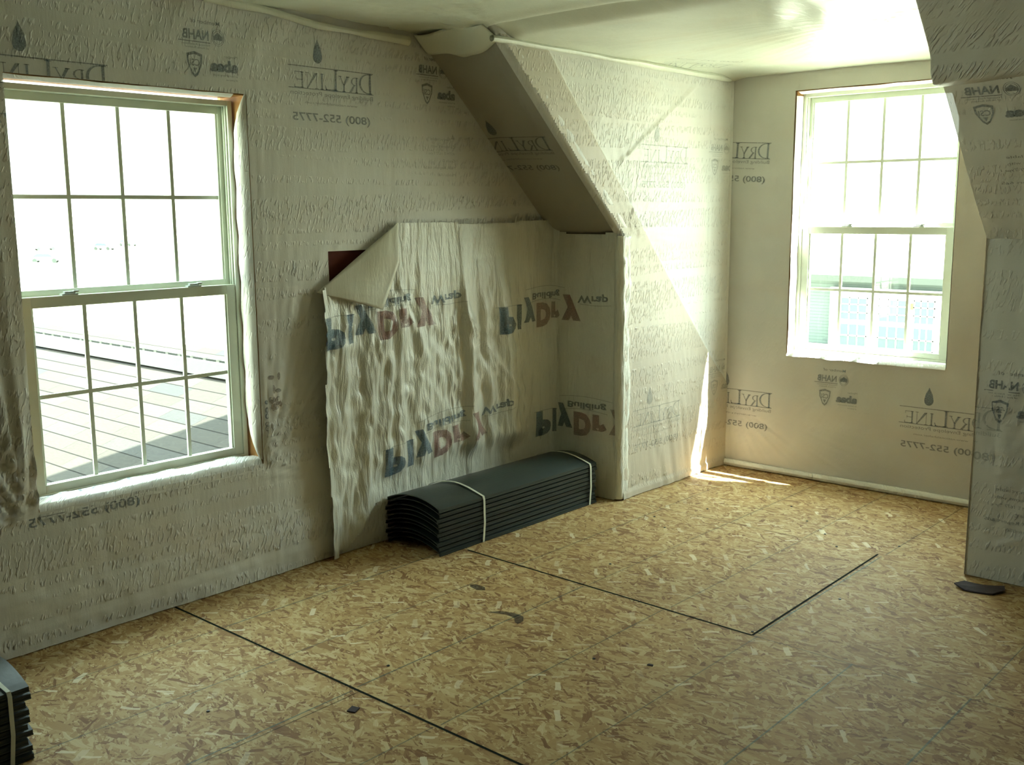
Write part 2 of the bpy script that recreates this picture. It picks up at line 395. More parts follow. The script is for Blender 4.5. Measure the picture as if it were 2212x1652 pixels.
def art_notes():
    bm = bmesh.new()
    poly(bm, [(.0, .004), (.026, .004), (.013, .03)]);
    for k, (s, x0, x1) in enumerate((('Recyclable', .03, .17), ('Conforms with', .0, .17), ('ASTM E 1677 Type 1', .0, .20), ('Grade D', .0, .09), ('NER Report 665', .0, .21), ('Made in USA', .0, .12))):
        text(bm, s, x0, -.006-.035*k, x1, .014)
    return tris_from_bm(bm)
def art_ply():
    bm = bmesh.new()
    text(bm, 'P', .0, .0, .135, .125, 0, .07); text(bm, 'l', .155, -.004, .20, .118, 0, .07); text(bm, 'y', .215, .0, .335, .120, 0, .07)
    text(bm, 'D', .345, .0, .475, .118, 1, .07); text(bm, 'r', .485, .0, .585, .110, 1, .07); text(bm, 'y', .60, .0, .74, .125, 1, .07)
    text(bm, 'Building', .30, -.068, .58, .034, 0, .03); text(bm, 'Wrap', .715, -.052, .93, .040, 0, .03)
    for (a, b, y0, hh) in ((.28, .59, -.020, .012), (.24, .62, -.092, .014), (-.02, .21, -.012, .004), (.73, .95, -.006, -.006)):
        for k in range(10):
            f0 = k/10; f1 = (k+1)/10; q = lambda f: y0-hh*math.sin(math.pi*f)
            poly(bm, [(a+(b-a)*f0, q(f0)-.002), (a+(b-a)*f1, q(f1)-.002), (a+(b-a)*f1, q(f1)+.002), (a+(b-a)*f0, q(f0)+.002)], 2)
    drop(bm, .045, .088, .04, .07, 2)
    return tris_from_bm(bm)
ART = {'dry': art_dryline(), 'phone': art_phone(), 'mem': art_members(), 'note': art_notes(), 'ply': art_ply()}

bm = bmesh.new()
for (x, y, rx, ry) in ((0, 0, .018, .010), (.040, .002, .010, .018), (.012, -.055, .008, .02), (.032, -.062, .015, .010), (.0, -.10, .016, .018), (.03, -.108, .018, .02), (.045, -.125, .010, .012), (.01, -.135, .02, .018)):
    poly(bm, [(x+rx*math.cos(a_*.524), y+ry*math.sin(a_*.524)) for a_ in range(12)])
ART['spots'] = tris_from_bm(bm)
bm = bmesh.new()
for (y, ry) in ((0, .010), (-.035, .014), (-.062, .013), (-.098, .010), (-.118, .012)):
    poly(bm, [(.008*math.cos(a_*.524), y+ry*math.sin(a_*.524)) for a_ in range(12)])
ART['blobs'] = tris_from_bm(bm)

# ------------------------------------------------------------------ film sheets
def lines(a, b, step, extra=()):
    n = max(2, int(round((b-a)/step))+1); L_ = list(np.linspace(a, b, n))
    for e in extra:
        k = int(np.argmin([abs(x-e) for x in L_])); L_[k] = e
    return np.array(sorted(set(L_)))
def sheet(name, pos, disp, us, vs, mats, keep=None, prints=(), parent=None, lift=.0028):
    """pos(u,v,d)->xyz arrays; disp(u,v)->offset into the room; prints: (art, u0, v0, kind, rot, matmap)"""
    Ug, Vg = np.meshgrid(us, vs); d = disp(Ug, Vg)
    P = np.stack(pos(Ug.ravel(), Vg.ravel(), d.ravel()), 1); nu, nv = len(us), len(vs)
    idx = np.arange(nu*nv).reshape(nv, nu)
    q = np.stack([idx[:-1, :-1], idx[:-1, 1:], idx[1:, 1:], idx[1:, :-1]], -1).reshape(-1, 4)
    if keep is not None:
        uc = (Ug[:-1, :-1]+Ug[1:, 1:])/2; vc = (Vg[:-1, :-1]+Vg[1:, 1:])/2
        q = q[keep(uc, vc).ravel()]
    verts = [tuple(p) for p in P]; faces = [tuple(f) for f in q]; mi = [0]*len(faces)
    UVs = list(zip(Ug.ravel(), Vg.ravel()))
    for (art, u0, v0, flip, rot, mm) in prints:
        V, F, Mi = ART[art]
        x, y = V[:, 0].copy(), V[:, 1].copy()
        if flip == 'h': x = -x
        elif flip == 'v': y = -y
        c, s_ = math.cos(rot), math.sin(rot)
        u = u0+x*c-y*s_; v = v0+x*s_+y*c
        inside = (u > us[0]) & (u < us[-1]) & (v > vs[0]) & (v < vs[-1])
        uu = np.clip(u, us[0], us[-1]); vv = np.clip(v, vs[0], vs[-1])
        dd = disp(uu, vv)+lift; PP = np.stack(pos(uu, vv, dd), 1); base = len(verts)
        verts += [tuple(p) for p in PP]; UVs += list(zip(uu, vv))
        for f, m_ in zip(F, Mi):
            if not any(inside[i] for i in f): continue
            if keep is not None:
                k_ = keep(np.array([uu[list(f)].mean()]), np.array([vv[list(f)].mean()]))
                if not k_[0]: continue
            faces.append(tuple(base+i for i in f)); mi.append(mm[m_] if isinstance(mm, (list, tuple)) else mm)
    me = bpy.data.meshes.new(name); me.from_pydata(verts, [], faces)
    for m in mats: me.materials.append(m)
    me.polygons.foreach_set('material_index', mi); me.polygons.foreach_set('use_smooth', [True]*len(faces))
    uvl = me.uv_layers.new(name='UVMap'); li = np.empty(len(me.loops), int); me.loops.foreach_get('vertex_index', li)
    uvl.data.foreach_set('uv', np.array(UVs, float)[li].ravel()); me.update()
    return link(bpy.data.objects.new(name, me), parent)
INK = [M['ink_blue'], M['ink_faint'], M['rust']]

# ================================================================== THE SETTING
FLOOR_EXTRA = []
bm = bmesh.new(); box(bm, (-4.05, -3.4, -.3), (3.8, 6.05, 0))
def strip(a, b, wd, mi, z):
    a = Vector(a); b = Vector(b); d = (b-a).normalized(); n = Vector((-d.y, d.x))*wd/2
    vs = [bm.verts.new((q.x, q.y, z)) for q in (a-n, b-n, b+n, a+n)]
    f = bm.faces.new(vs); f.material_index = mi
    if f.normal.z < 0: f.normal_flip()
strip((X0, 2.166), (3.6, 2.160), .010, 1, .0009)
strip((-3.40, 3.497), (-1.845, 3.470), .010, 1, .0009); strip((-1.845, 3.470), (3.6, 3.482), .004, 2, .0009)
strip((-1.845, 3.470), (-1.862, 4.72), .010, 1, .0009)
strip((X0, 4.70), (-2.0, 4.725), .004, 2, .0009)
strip((X0, .93), (3.6, .925), .007, 1, .0009)
strip((-2.63, .93), (-2.63, 2.16), .003, 2, .0009)
for k in range(-2, 14):
    x = -3.07+.41*k
    if x < X0+.05: continue
    segs = [(-3.0, .9), (.95, 2.15), (2.18, 3.47), (3.50, 4.70), (4.73, 5.8)]
    for j, (a, b) in enumerate(segs):
        if b > 4.75 and x > XR-.05: continue
        random.seed(k*7+j)
        if random.random() < .12: continue
        ox = random.uniform(-.012, .012); strip((x+ox, a), (x+ox+random.uniform(-.008, .008), b), random.uniform(.004, .007), 3, .0006)
def blob(cx, cy, pts, mi=4, z=.0012):
    vs = [bm.verts.new((cx+p[0], cy+p[1], z)) for p in pts]; f = bm.faces.new(vs); f.material_index = mi
    f.normal_update()
    if f.normal.z < 0: f.normal_flip()
floor_bm = bm
import mathutils

def wall(name, polys, ax, a, b, mat=M['framing']):
    bm = bmesh.new()
    for p in polys: prism(bm, p, ax, a, b)
    return struct(obj_bm(name, bm, mat))
# scuff marks on the boards
blob(-2.66, 2.99, [(-.13, -.02), (-.09, .03), (-.03, .05), (.02, .045), (.05, .01), (.055, -.03), (.03, -.02), (.0, .01), (-.05, .015)])
blob(-3.02, 3.16, [(-.04, 0), (-.02, .02), (.03, .02), (.06, -.01), (.03, -.03), (-.02, -.02)])
struct(obj_bm('floor', floor_bm, [M['osb'], M['seam'], M['seam_thin'], M['chalk'], M['smudge']]))

g = .014
HM = 2.502   # the main ceiling film lies a little higher than in the recess
# left gable wall with window opening
WL = (1.643, 2.645, .525, 2.12); WR = (-2.93, -1.972, .754, 2.312)
a, b, c, d = WL
bm = bmesh.new()
x0, x1 = -4.05, X0-g
for A, B in (((x0, -3.4, 0), (x1, a, 2.6)), ((x0, b, 0), (x1, 4.85, 2.6)), ((x0, a, 0), (x1, b, c)), ((x0, a, d), (x1, b, 2.6))): box(bm, A, B)
# the wooden lining of the opening
for A, B in (((-4.0, a-.001, c), (x1+.002, a+.004, d)), ((-4.0, b-.004, c), (x1+.002, b+.001, d)), ((-4.0, a, d-.004), (x1+.002, b, d+.001)), ((-4.0, a, c-.001), (x1+.002, b, c+.004))): box(bm, A, B, 1)
W_LEFT = struct(obj_bm('wall_left', bm, [M['framing'], M['wood']]))
wall('wall_knee_left', [[(-4.05, 0), (XC-.015, 0), (XC-.015, 1.52), (-4.05, 1.52)]], 1, YK+g, YK+.15)
sl_poly = [(YK+g, ZK+.01), (YK+.12, ZK+.06), (YS+.1, HM+.07), (YS-.10, HM+.07), (YS-.05, HM+.015)]
M['bay'] = plain('shaded_rafter_bay', (.035, .028, .02), .9, .1)  # near-black colour stands in for shade in the empty rafter bays
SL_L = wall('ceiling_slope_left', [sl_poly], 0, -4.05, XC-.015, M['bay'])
dp = [(YK+g, 0), (6.02, 0), (6.02, 2.6), (YS-.1, 2.6), (YS-.1, HM+.012), (YS-.04, HM+.012), (YK+g, ZK+.03)]
W_DL = wall('wall_dormer_left', [dp], 0, -3.5, XC-g)
a, b, c, d = WR
bm = bmesh.new(); y0, y1 = YD+g, 6.02
for A, B in (((-3.5, y0, 0), (a, y1, 2.6)), ((b, y0, 0), (-1.3, y1, 2.6)), ((a, y0, 0), (b, y1, c)), ((a, y0, d), (b, y1, 2.6))): box(bm, A, B)
for A, B in (((a-.001, y0-.002, c), (a+.004, 5.99, d)), ((b-.004, y0-.002, c), (b+.001, 5.99, d)), ((a, y0-.002, d-.004), (b, 5.99, d+.001)), ((a, y0-.002, c-.001), (b, 5.99, c+.004))): box(bm, A, B, 1)
W_DF = struct(obj_bm('wall_dormer_front', bm, [M['framing'], M['wood']]))
wall('wall_dormer_right', [dp], 0, XR+g, XR+.13)
W_KR = wall('wall_knee_right', [[(XR+.015, 0), (3.8, 0), (3.8, 1.52), (XR+.015, 1.52)]], 1, YK+g, YK+.15)
SL_R = wall('ceiling_slope_right', [sl_poly], 0, XR+.015, 3.8, M['bay'])
PALE = M['wrap_smooth']
boxes_r = struct(boxes('wall_right', [((3.6, -3.4, 0), (3.8, 4.85, 2.6))], M['batts']))
struct(boxes('wall_back', [((-4.05, -3.4, 0), (3.8, -3.2, 2.6))], M['batts']))
bm = bmesh.new(); box(bm, (-4.05, -3.4, HM+.012), (3.8, YS+.18, 2.62)); box(bm, (-3.5, YS+.18, H+.012), (-1.3, 6.02, 2.62))
CEIL = struct(obj_bm('ceiling', bm, M['framing']))
# unseen roof slabs, shaped to cast the shadow edge on the lower roof
def shadow_roofslab(bm, pts, x0, x1, th=.10):
    prism(bm, pts+[(p[0], p[1]+th) for p in pts[::-1]], 0, x0, x1)
bm = bmesh.new()
def rz(y): return 3.94-.96*(y-3.90)
shadow_roofslab(bm, [(-3.6, rz(-3.6)), (4.75, rz(4.75))], -4.32, -3.6)
shadow_roofslab(bm, [(-3.6, rz(-3.6)+.02), (3.6, rz(3.6)+.02)], -3.6, 4.0)
shadow_roofslab(bm, [(3.6, 2.72), (6.05, 2.66)], -3.75, -1.1)
struct(obj_bm('roof', bm, plain('shadow_roof_shell', (.25, .24, .22), .9, .2)))

# ================================================================== HOUSE WRAP SHEETS
# --- left gable wall: u = y, v = z
def left_disp(u, v):
    d = .004+.006*noise2(u*1.7, v*1.4, 1)
    # vertical slack folds between the rows
    d += .0035*noise2(u*22+v*4, v*3, 2)*ss(0, .4, 1.4-v)
    # creases radiating from the window corners
    d += fan(u, v, 2.672, .50, 62, 40, 9, .030, .42, 3)+fan(u, v, 1.60, .50, 120, 80, 9, .050, .6, 4)
    d += fan(u, v, 2.68, 2.14, 10, 60, 7, .006, .5, 6)+fan(u, v, 2.9, 1.42, 240, 30, 12, .006, .35, 7)
    d += fan(u, v, 2.95, .42, 150, 40, 9, .012, .25, 8)
    # drapes at the head of the wall, long diagonal pleats
    d += .016*np.clip(noise2((u-v*1.1)*7, (u+v)*1.2, 9)-.35, 0, 1)*ss(2.05, 2.45, v)
    # laps at the foot
    lap = .22+.02*np.sin(u*2.1); d += .006*(v < lap)+.004*(v < .10)
    d += .010*noise2(u*1.6, v*17+u*.8, 12)*ss(.50, .36, v)+.005*noise2(u*30, v*40, 13)*ss(.40, .2, v)
    # seam beside the window
    d += .003*np.exp(-((u-2.70)/.012)**2)
    d += .002*ss(3.462, 3.466, u)*(v > 1.5)
    return d
us = lines(-3.15, YK, .014, (1.643, 2.645, 3.048, 3.30, 3.464)); vs = lines(.004, HM, .014, (.525, 2.12, 1.30, 1.45))
def keepL(u, v):
    w_ = (u > 1.643) & (u < 2.645) & (v > .525) & (v < 2.12)
    h_ = (u > 3.048) & (u < 3.30) & (v > 1.30) & (v < 1.45)
    s_ = v < np.where(u > YS-.06, H-(u-YS)*(H-ZK)/(YK-YS)+.012, 9)
    return ~w_ & ~h_ & s_
prL = [('dry', 3.348, 2.262, 'h', 0, 1), ('mem', 3.893, 2.300, 'h', 0, 1), ('note', 3.885, 1.985, 'h', 0, 2),
       ('dry', 2.032, 2.178, 'h', 0, 1), ('mem', 2.605, 2.318, 'h', 0, 1), ('phone', 2.07, .474, 'h', .0, 1),
       ('blobs', 2.668, .80, None, 0, 1), ('dry', .71, 2.18, 'h', 0, 1), ('mem', 1.29, 2.30, 'h', 0, 1), ('spots', 2.700, .907, None, 0, 3)]
wl = sheet('house_wrap', lambda u, v, d: (X0+d, u, v), left_disp, us, vs, [M['wrap'], M['ink_blue'], M['ink_faint'], M['rust']], keepL, prL, W_LEFT)

# torn-back hole: dark board behind the film
hb_ = (boxes('bare_board', [((X0-g-.001, 3.0, 1.2), (X0-g+.004, 3.36, 1.52))], M['osb_red'], W_LEFT))
hb_['label'] = 'bare dark red-brown board'

def ribbon(name, rows, mat, parent, th=0.0):
    """rows: list of lists of points -> smooth quad sheet"""
    bm = bmesh.new(); g_ = [[bm.verts.new(p) for p in r] for r in rows]
    for i in range(len(g_)-1):
        for j in range(len(g_[i])-1): bm.faces.new((g_[i][j], g_[i][j+1], g_[i+1][j+1], g_[i+1][j]))
    uv = bm.loops.layers.uv.new('UVMap')
    for f in bm.faces:
        for l_ in f.loops: l_[uv].uv = (l_.vert.co.y+l_.vert.co.x, l_.vert.co.z)
    ob = obj_bm(name, bm, mat, parent, True)
    if th:
        md = ob.modifiers.new('th', 'SOLIDIFY'); md.thickness = th; md.offset = 0
    return ob
# jamb flap on the right side of the left window: wraps the corner, hangs toward the frame, leaves wood bare top and bottom
a, b, c, d = WL
rows = []
for k in range(41):
    z = c+.02+(d-c-.02)*k/40; f = k/40
    reach = .078*min(1, max(0.02, min((d-z)/.16, 1)))*min(1, max(.03, (z-c+.0)/.20))
    r = []
    for j in range(9):
        s_ = j/8
        xx = X0+.004-reach*s_
        bulge = .012+.016*math.sin(math.pi*s_)+.004*math.sin(z*31+j)*s_
        yy = b-.0 - bulge*min(1, reach/.03)*(s_ > 0) - .006*s_
        r.append((xx, yy, z+.004*math.sin(j*2.+z*9)))
    rows.append(r)
ribbon('jamb_flap', rows, M['wrap_smooth'], wl)
# head flap
rows = []
for k in range(41):
    y = a+(b-a-.06)*k/40
    rows.append([(X0+.004-.045*s_-.01*s_*noise1(y*9, 3), y, d-.002-.012*math.sin(math.pi*s_*.9)-.004*noise1(y*14+s_*3, 4)) for s_ in (0, .25, .5, .75, 1)])
ribbon('head_flap', rows, M['wrap_smooth'], wl)
# sill flap: loose film bellied over the sill and rising against the frame
rows = []
NJ = 14
for k in range(61):
    y = a+.004+(b-a-.008)*k/60; f = k/60; r = []
    lift_ = .030*noise1(y*6, 5)+.02*math.sin(math.pi*f)+.012*noise1(y*17, 8)
    for j in range(NJ):
        s_ = j/(NJ-1)
        x = X0+.012-.098*s_
        z = c-.030+.042*min(1, s_/.12)+.014*math.sin(math.pi*s_)+lift_*.30*s_ + .006*noise2(y*30, s_*4, 2)
        if s_ > .72: x = X0+.012-.098*(.72+.12*(s_-.72)/.28); z += .012*(s_-.72)/.28
        r.append((x, y, z))
    rows.append(r)
sf = ribbon('sill_flap', rows, M['wrap_smooth'], wl)
# mirrored print carried over the sill
V, F, Mi = ART['dry']
sel = [f for f in F if V[list(f), 1].min() > -.10 and V[list(f), 1].max() < .004]
used = sorted({i for f in sel for i in f}); remap = {o_: n_ for n_, o_ in enumerate(used)}
pv = []
for i in used:
    y = 2.06-V[i, 0]; s_ = .55+.45*(V[i, 1]+.10)/.105; f = (y-a)/(b-a)*60; k = int(min(59, max(0, f))); jf = s_*(NJ-1); j = int(min(NJ-2, jf))
    fk = f-k; fj = jf-j; L4 = lambda A, B, t_: Vector(A).lerp(Vector(B), t_)
    p = L4(L4(rows[k][j], rows[k+1][j], fk), L4(rows[k][j+1], rows[k+1][j+1], fk), fj); pv.append((p.x+.003, p.y, p.z+.003))
bm = bmesh.new(); bm.from_mesh(sf.data); nv_ = [bm.verts.new(p) for p in pv]; uv_ = bm.loops.layers.uv.active
for f in sel:
    fc_ = bm.faces.new([nv_[remap[i]] for i in f]); fc_.material_index = 1
    for l_ in fc_.loops: l_[uv_].uv = (l_.vert.co.y, l_.vert.co.z)
bm.to_mesh(sf.data); bm.free(); sf.data.materials.append(M['ink_blue'])

# --- second film (woven), from the gable wall round the corner onto the knee wall
LU = YK-2.95
def ply_pos(u, v, d):
    # u = y on the gable wall up to the corner at YK, then along x; the corner is rounded
    rr = .07; u = np.asarray(u, float); d = np.asarray(d, float)
    x = np.empty_like(u); y = np.empty_like(u)
    s0 = YK-rr; arc_ = rr*math.pi/2; th = np.clip((u-s0)/rr, 0, math.pi/2)
    cxx, cyy = X0+rr, YK-rr
    x = np.where(u < s0, X0+d, np.where(u < s0+arc_, cxx-(rr-d)*np.cos(th), cxx+(u-s0-arc_)))
    y = np.where(u < s0, u, np.where(u < s0+arc_, cyy+(rr-d)*np.sin(th), YK-d))
    return x, y, np.asarray(v, float)
UE = (YK-.07)+.07*math.pi/2+(XC-.004-(X0+.07))
def ply_disp(u, v):
    d = .022+.004*noise2(u*3, v*3, 21)
    gable = 1-ss(4.35, 4.5, u)
    amp = gable*(.12+.88*ss(1.42, 1.0, v))
    uu = u-.16*(1.3-v)*(u-3.75)+.02*noise2(u*2, v*5, 22)
    n = noise1(uu*13+3, 23)*.6+noise1(uu*29+noise1(v*6, 3)*.7, 24)*.4
    d += .075*amp*np.clip(n-.28, 0, 1)
    d += .010*amp*noise2(u*60, v*14, 25)+.014*amp*noise2(u*24+v*3, v*19, 30)+.004*gable*noise2(u*6, v*42, 31)*ss(1.2, 1.4, v)
    d += fan(u, v, 3.86, 1.16, 285, 40, 10, .022, .5, 26)*gable+fan(u, v, 3.46, 1.30, 270, 35, 8, .018, .4, 27)*gable
    d += fan(u, v, 4.62, 1.53, 175, 18, 26, .008, .4, 28)
    d += .012*(1-gable)*noise2(u*5, v*2.3, 29)
    # edge rolls away from the wall along its free left side
    e = np.exp(-((u-2.95-.012*np.sin(v*7))/.03)**2); d += .020*e
    d += .012*np.exp(-((v-1.06)/.01)**2)*0
    near = ss(3.20, 3.34, u)*(1-ss(4.62, 4.70, u))*ss(.42, .30, v)
    d = .018+(d-.018)*(1-.72*near)
    return np.maximum(d, .016)
us = lines(2.935, UE, .010); vs = lines(.004, 1.585, .011, ())
def topline(u): return np.where(u < YK-.04, 1.572-.004*np.sin((u-3.45)*2.4), 1.575-.06*ss(YK-.05, YK+.05, u)-.022*np.sin(np.clip((u-YK)/.45, 0, 1)*math.pi))
def keepP(u, v):
    left = 2.962+.014*np.sin(v*5+1)
    diag = v < 1.271+(u-2.95)*(1.573-1.271)/(3.458-2.95)-.016
    # torn foot beside the stack of panels
    foot = v > np.where((u > 3.02) & (u < 3.55), (.0+.20*ss(3.05, 3.30, u)+.03*noise1(u*25, 4)), 0)
    return (u > left) & ((u > 3.458) | diag) & (v < topline(u)) & foot
prP = [('ply', 2.955, 1.135, 'v', .025, [1, 2, 3]), ('ply', 4.155, 1.10, 'v', .0, [1, 2, 3]),
       ('ply', 3.32, .46, 'v', .09, [1, 2, 3]), ('ply', 4.50, .47, 'v', .0, [1, 2, 3])]
wp = sheet('house_wrap_sheet', ply_pos, ply_disp, us, vs, [M['crinkle'], M['ply_blue'], M['ply_red'], M['ink_faint']], keepP, prP, lift=.0035)
tag(wp, 'crinkled wrap sheet with blue and red print, one corner folded over, behind the black panels', 'house wrap')
# folded-over corner
A = Vector((X0+.020, 3.462, 1.575)); B = Vector((X0+.022, 2.955, 1.268)); Cc = Vector((X0+.055, 3.306, 1.166)); D_ = Vector((X0+.035, 3.432, 1.39))
rows = []
for k in range(21):
    t_ = k/20; P1 = B.lerp(A, t_)
    # lower edge runs B -> Cc -> D -> A
    if t_ < .5: P2 = B.lerp(Cc, t_/.5)
    elif t_ < .75: P2 = Cc.lerp(D_, (t_-.5)/.25)
    else: P2 = D_.lerp(A, (t_-.75)/.25)
    r = []
    for j in range(13):
        s_ = j/12; p = P1.lerp(P2, s_); L_ = (P2-P1).length
        p.x += .022*math.sin(math.pi*min(1, s_*1.2)*.6)*min(1, L_/.15)+.002*math.sin(s_*7+t_*9)*min(1, L_/.1)+.012
        r.append(tuple(p))
    rows.append(r)
fc = ribbon('folded_corner', rows, M['flap'], wp, .0012); fc['label'] = 'plain grey back of the folded corner'

# --- left slope
def slope_pos(x0):
    L_ = math.hypot(H-ZK, YK-YS); ny, nz = -(H-ZK)/L_, -(YK-YS)/L_
    def pos(u, v, d):  # u = x, v = distance down from the top
        f = v/L_; return np.asarray(u, float), YS+(YK-YS)*f+ny*d, H+(ZK-H)*f+nz*d
    return pos, L_
spos, SLEN = slope_pos(0)
def sl_disp(u, v): return .006+.006*noise2(u*4, v*2, 31)+.010*np.exp(-((u-(XC-.075-.03*v))/.010)**2)*ss(.75, .45, v)+.008*np.exp(-((u-X0)/.05)**2)
def slope_sheet(name, ua, ub, disp, prints, mat, par):
    pos2 = lambda u, v, d: spos(u, SLEN-np.asarray(v, float), d)
    dd = lambda u, v: disp(u, SLEN-v)
    return sheet(name, pos2, dd, lines(ua, ub, .016), lines(-.02, SLEN+.075, .016), [mat, M['ink_blue'], M['ink_faint']], None, prints, par)
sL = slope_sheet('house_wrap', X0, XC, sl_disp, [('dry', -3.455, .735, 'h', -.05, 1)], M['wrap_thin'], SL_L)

# --- dormer left cheek: u = y, v = z
def ck_disp(u, v):
    d = .004+.004*noise2(u*3, v*2.5, 41)
    # edge of the rafter under the film, parallel to the slope
    ln = u-(4.007+(2.455-v)*(1.049/1.107)); d += .012*(1-ss(-.015, .015, ln))
    d += (fan(u, v, 4.64, 1.86, 40, 40, 22, .011, .25, 42)+fan(u, v, 4.435, 2.03, 50, 50, 18, .010, .15, 43)
          + fan(u, v, 4.78, 1.50, 50, 80, 14, .020, .20, 44)+fan(u, v, 4.78, 1.50, 110, 30, 16, .008, .3, 45))
    # one long crease up to the corner of the ceiling
    du, dv = 5.52-4.64, 2.40-1.86; L_ = math.hypot(du, dv); s_ = ((u-4.64)*du+(v-1.86)*dv)/L_; q = -(u-4.64)*dv/L_+(v-1.86)*du/L_
    d += .010*np.exp(-(q/.009)**2)*ss(0, .1, s_)*ss(L_, L_-.2, s_)
    d += .010*(1-ss(4.73, 4.80, u))*noise2(u*40, v*24, 46)*(v < 1.5)
    d += .020*ss(5.55, 5.83, u)**2
    d += .004*np.exp(-((u-5.60)/.008)**2)
    # vertical slack folds low down beside the sunlit corner
    d += .012*noise2(u*26+v*5, v*3, 47)*ss(.75, .3, v)*ss(4.9, 5.1, u)*(1-ss(5.5, 5.7, u))
    d += fan(u, v, 5.50, .12, 105, 18, 26, .006, .5, 48)
    d += .008*(v < .045)
    return d
def keepC(u, v): return v > np.where(u < YK, H-(u-YS)*(H-ZK)/(YK-YS)-.0, 0)
wc = sheet('house_wrap', lambda u, v, d: (XC+d, u, v), ck_disp, lines(YS+.002, YD, .012), lines(.004, H, .012), [M['wrap_cheek'], M['ink_blue'], M['ink_faint']], keepC,
           [('dry', 5.345, 1.985, 'h', 0, 2), ('dry', 5.29, .498, 'h', 0, 2), ('mem', 5.845, 1.98, 'h', 0, 2), ('mem', 5.88, .62, 'h', 0, 2)], W_DL)
rows = []
for k in range(61):
    f = k/60; y = YS-.05+(YK-YS+.06)*f; z = H+.047-(H-ZK+.06)*f; nrm = Vector((0, -.686, -.728))
    wv_ = .003*noise1(k*.9, 3)
    rows.append([(XC-.045, y, z), (XC-.030, y+nrm.y*.012, z+nrm.z*.012), (XC-.006, y+nrm.y*.020, z+nrm.z*.020), (XC+.014+wv_, y+nrm.y*.012, z+nrm.z*.012), (XC+.017+wv_, y+.03, z+.032), (XC+.010, y+.08, z+.085)])
ribbon('rafter_edge', rows, M['wrap_smooth'], wc)
# crinkled edge of the wrap turned round the knee wall corner
rows = []
for k in range(81):
    z = .01+(ZK-.02)*k/80; wd = .055+.02*noise1(z*5, 3)+.012*noise1(z*23, 4)
    rows.append([(XC-.022, YK-.030-.004*noise1(z*11, 5), z)]+[(XC+.004+.012*min(j, 1)+.014*float(noise2(z*26, j*1.3, 6))*(j > 0)+(.006 if j in (1, 2) else 0), YK-.034+(wd+.02)*j/5, z) for j in range(6)])
ce = ribbon('corner_edge', rows, M['crinkle'], wc, .001); ce['label'] = 'crumpled white edge of the film at the corner'

bb = boxes('framing_timber', [((XC+.02, YD+.006, .31), (XR-.01, YD+.0135, .47)), ((-3.0, YD+.006, 0), (-2.95, YD+.0135, .309))], plain('orange_timber', (.70, .36, .12), .7, .2), W_DF)
# --- dormer front: u = x, v = z
def fr_disp(u, v):
    d = .004+.003*noise2(u*3, v*3, 51)
    d += fan(u, v, -3.30, .42, 300, 60, 12, .014, .5, 52)+fan(u, v, -2.45, .74, 250, 60, 9, .006, .4, 53)+fan(u, v, -1.95, .76, 290, 40, 9, .006, .3, 54)
    d += .012*np.exp(-((u-XC)/.04)**2)
    return d
def keepF(u, v): return ~((u > WR[0]) & (u < WR[1]) & (v > WR[2]) & (v < WR[3]))
wf = sheet('house_wrap', lambda u, v, d: (u, YD-d, v), fr_disp, lines(XC+.004, XR-.004, .012, WR[:2]), lines(.035, H, .012, WR[2:]), [M['wrap_warm'], M['ink_blue'], M['ink_faint']], keepF,
           [('dry', -3.072, 2.018, 'h', -.06, 1), ('dry', -3.012, .500, 'h', 0, 1), ('mem', -2.470, .615, 'h', 0, 1), ('dry', -1.73, .520, 'h', 0, 1)], W_DF)
rows = [[(XC+.004+.030*j/5, YD-.016-.018*math.sin(math.pi*j/5)-.004*noise1(z*6, 3), z) for j in range(6)] for z in np.linspace(.04, H-.01, 70)]
ribbon('corner_fold', rows, M['wrap_smooth'], wf)
# rolled hem at the foot
rows = []
for k in range(60):
    x = XC+.03+(XR-XC-.05)*k/59; r_ = .020+.003*noise1(x*5, 6)
    rows.append([(x, YD-.022-r_*math.cos(a_)*.8, .024+r_*math.sin(a_)) for a_ in np.linspace(0, 2*math.pi, 11)])
hm = ribbon('rolled_hem', rows, M['crinkle'], wf); hm['label'] = 'white rolled hem along the floor'
# returns into the window opening
a, b, c, d = WR
rows = [[(a+.006+.014*math.sin(math.pi*s_)+.004*noise1(z*9, 7), YD-.004+.085*s_, z) for s_ in (0, .2, .4, .6, .8, 1)] for z in np.linspace(c, d-.03, 40)]
ribbon('jamb_flap', rows, M['wrap_smooth'], wf)
rows = [[(x, YD-.006+.08*s_, d-.004-.012*math.sin(math.pi*s_)-.006*noise1(x*9, 7)) for s_ in (0, .2, .4, .6, .8, 1)] for x in np.linspace(a+.02, b, 40)]
ribbon('head_flap', rows, M['wrap_smooth'], wf)
rows = [[(x, YD-.012+.095*s_, c-.014+.026*min(1, s_/.15)+.008*math.sin(math.pi*s_*.7)+.008*noise1(x*14, 9)*(1-s_)) for s_ in (0, .15, .3, .5, .75, 1)] for x in np.linspace(a+.004, b-.004, 50)]
ribbon('sill_flap', rows, M['wrap_smooth'], wf)
rows = [[(b-.004-.004*math.sin(math.pi*s_), YD-.006+.09*s_, z) for s_ in (0, .25, .5, .75, 1)] for z in np.linspace(c, d-.01, 30)]
ribbon('jamb_flap', rows, M['wrap_smooth'], wf)

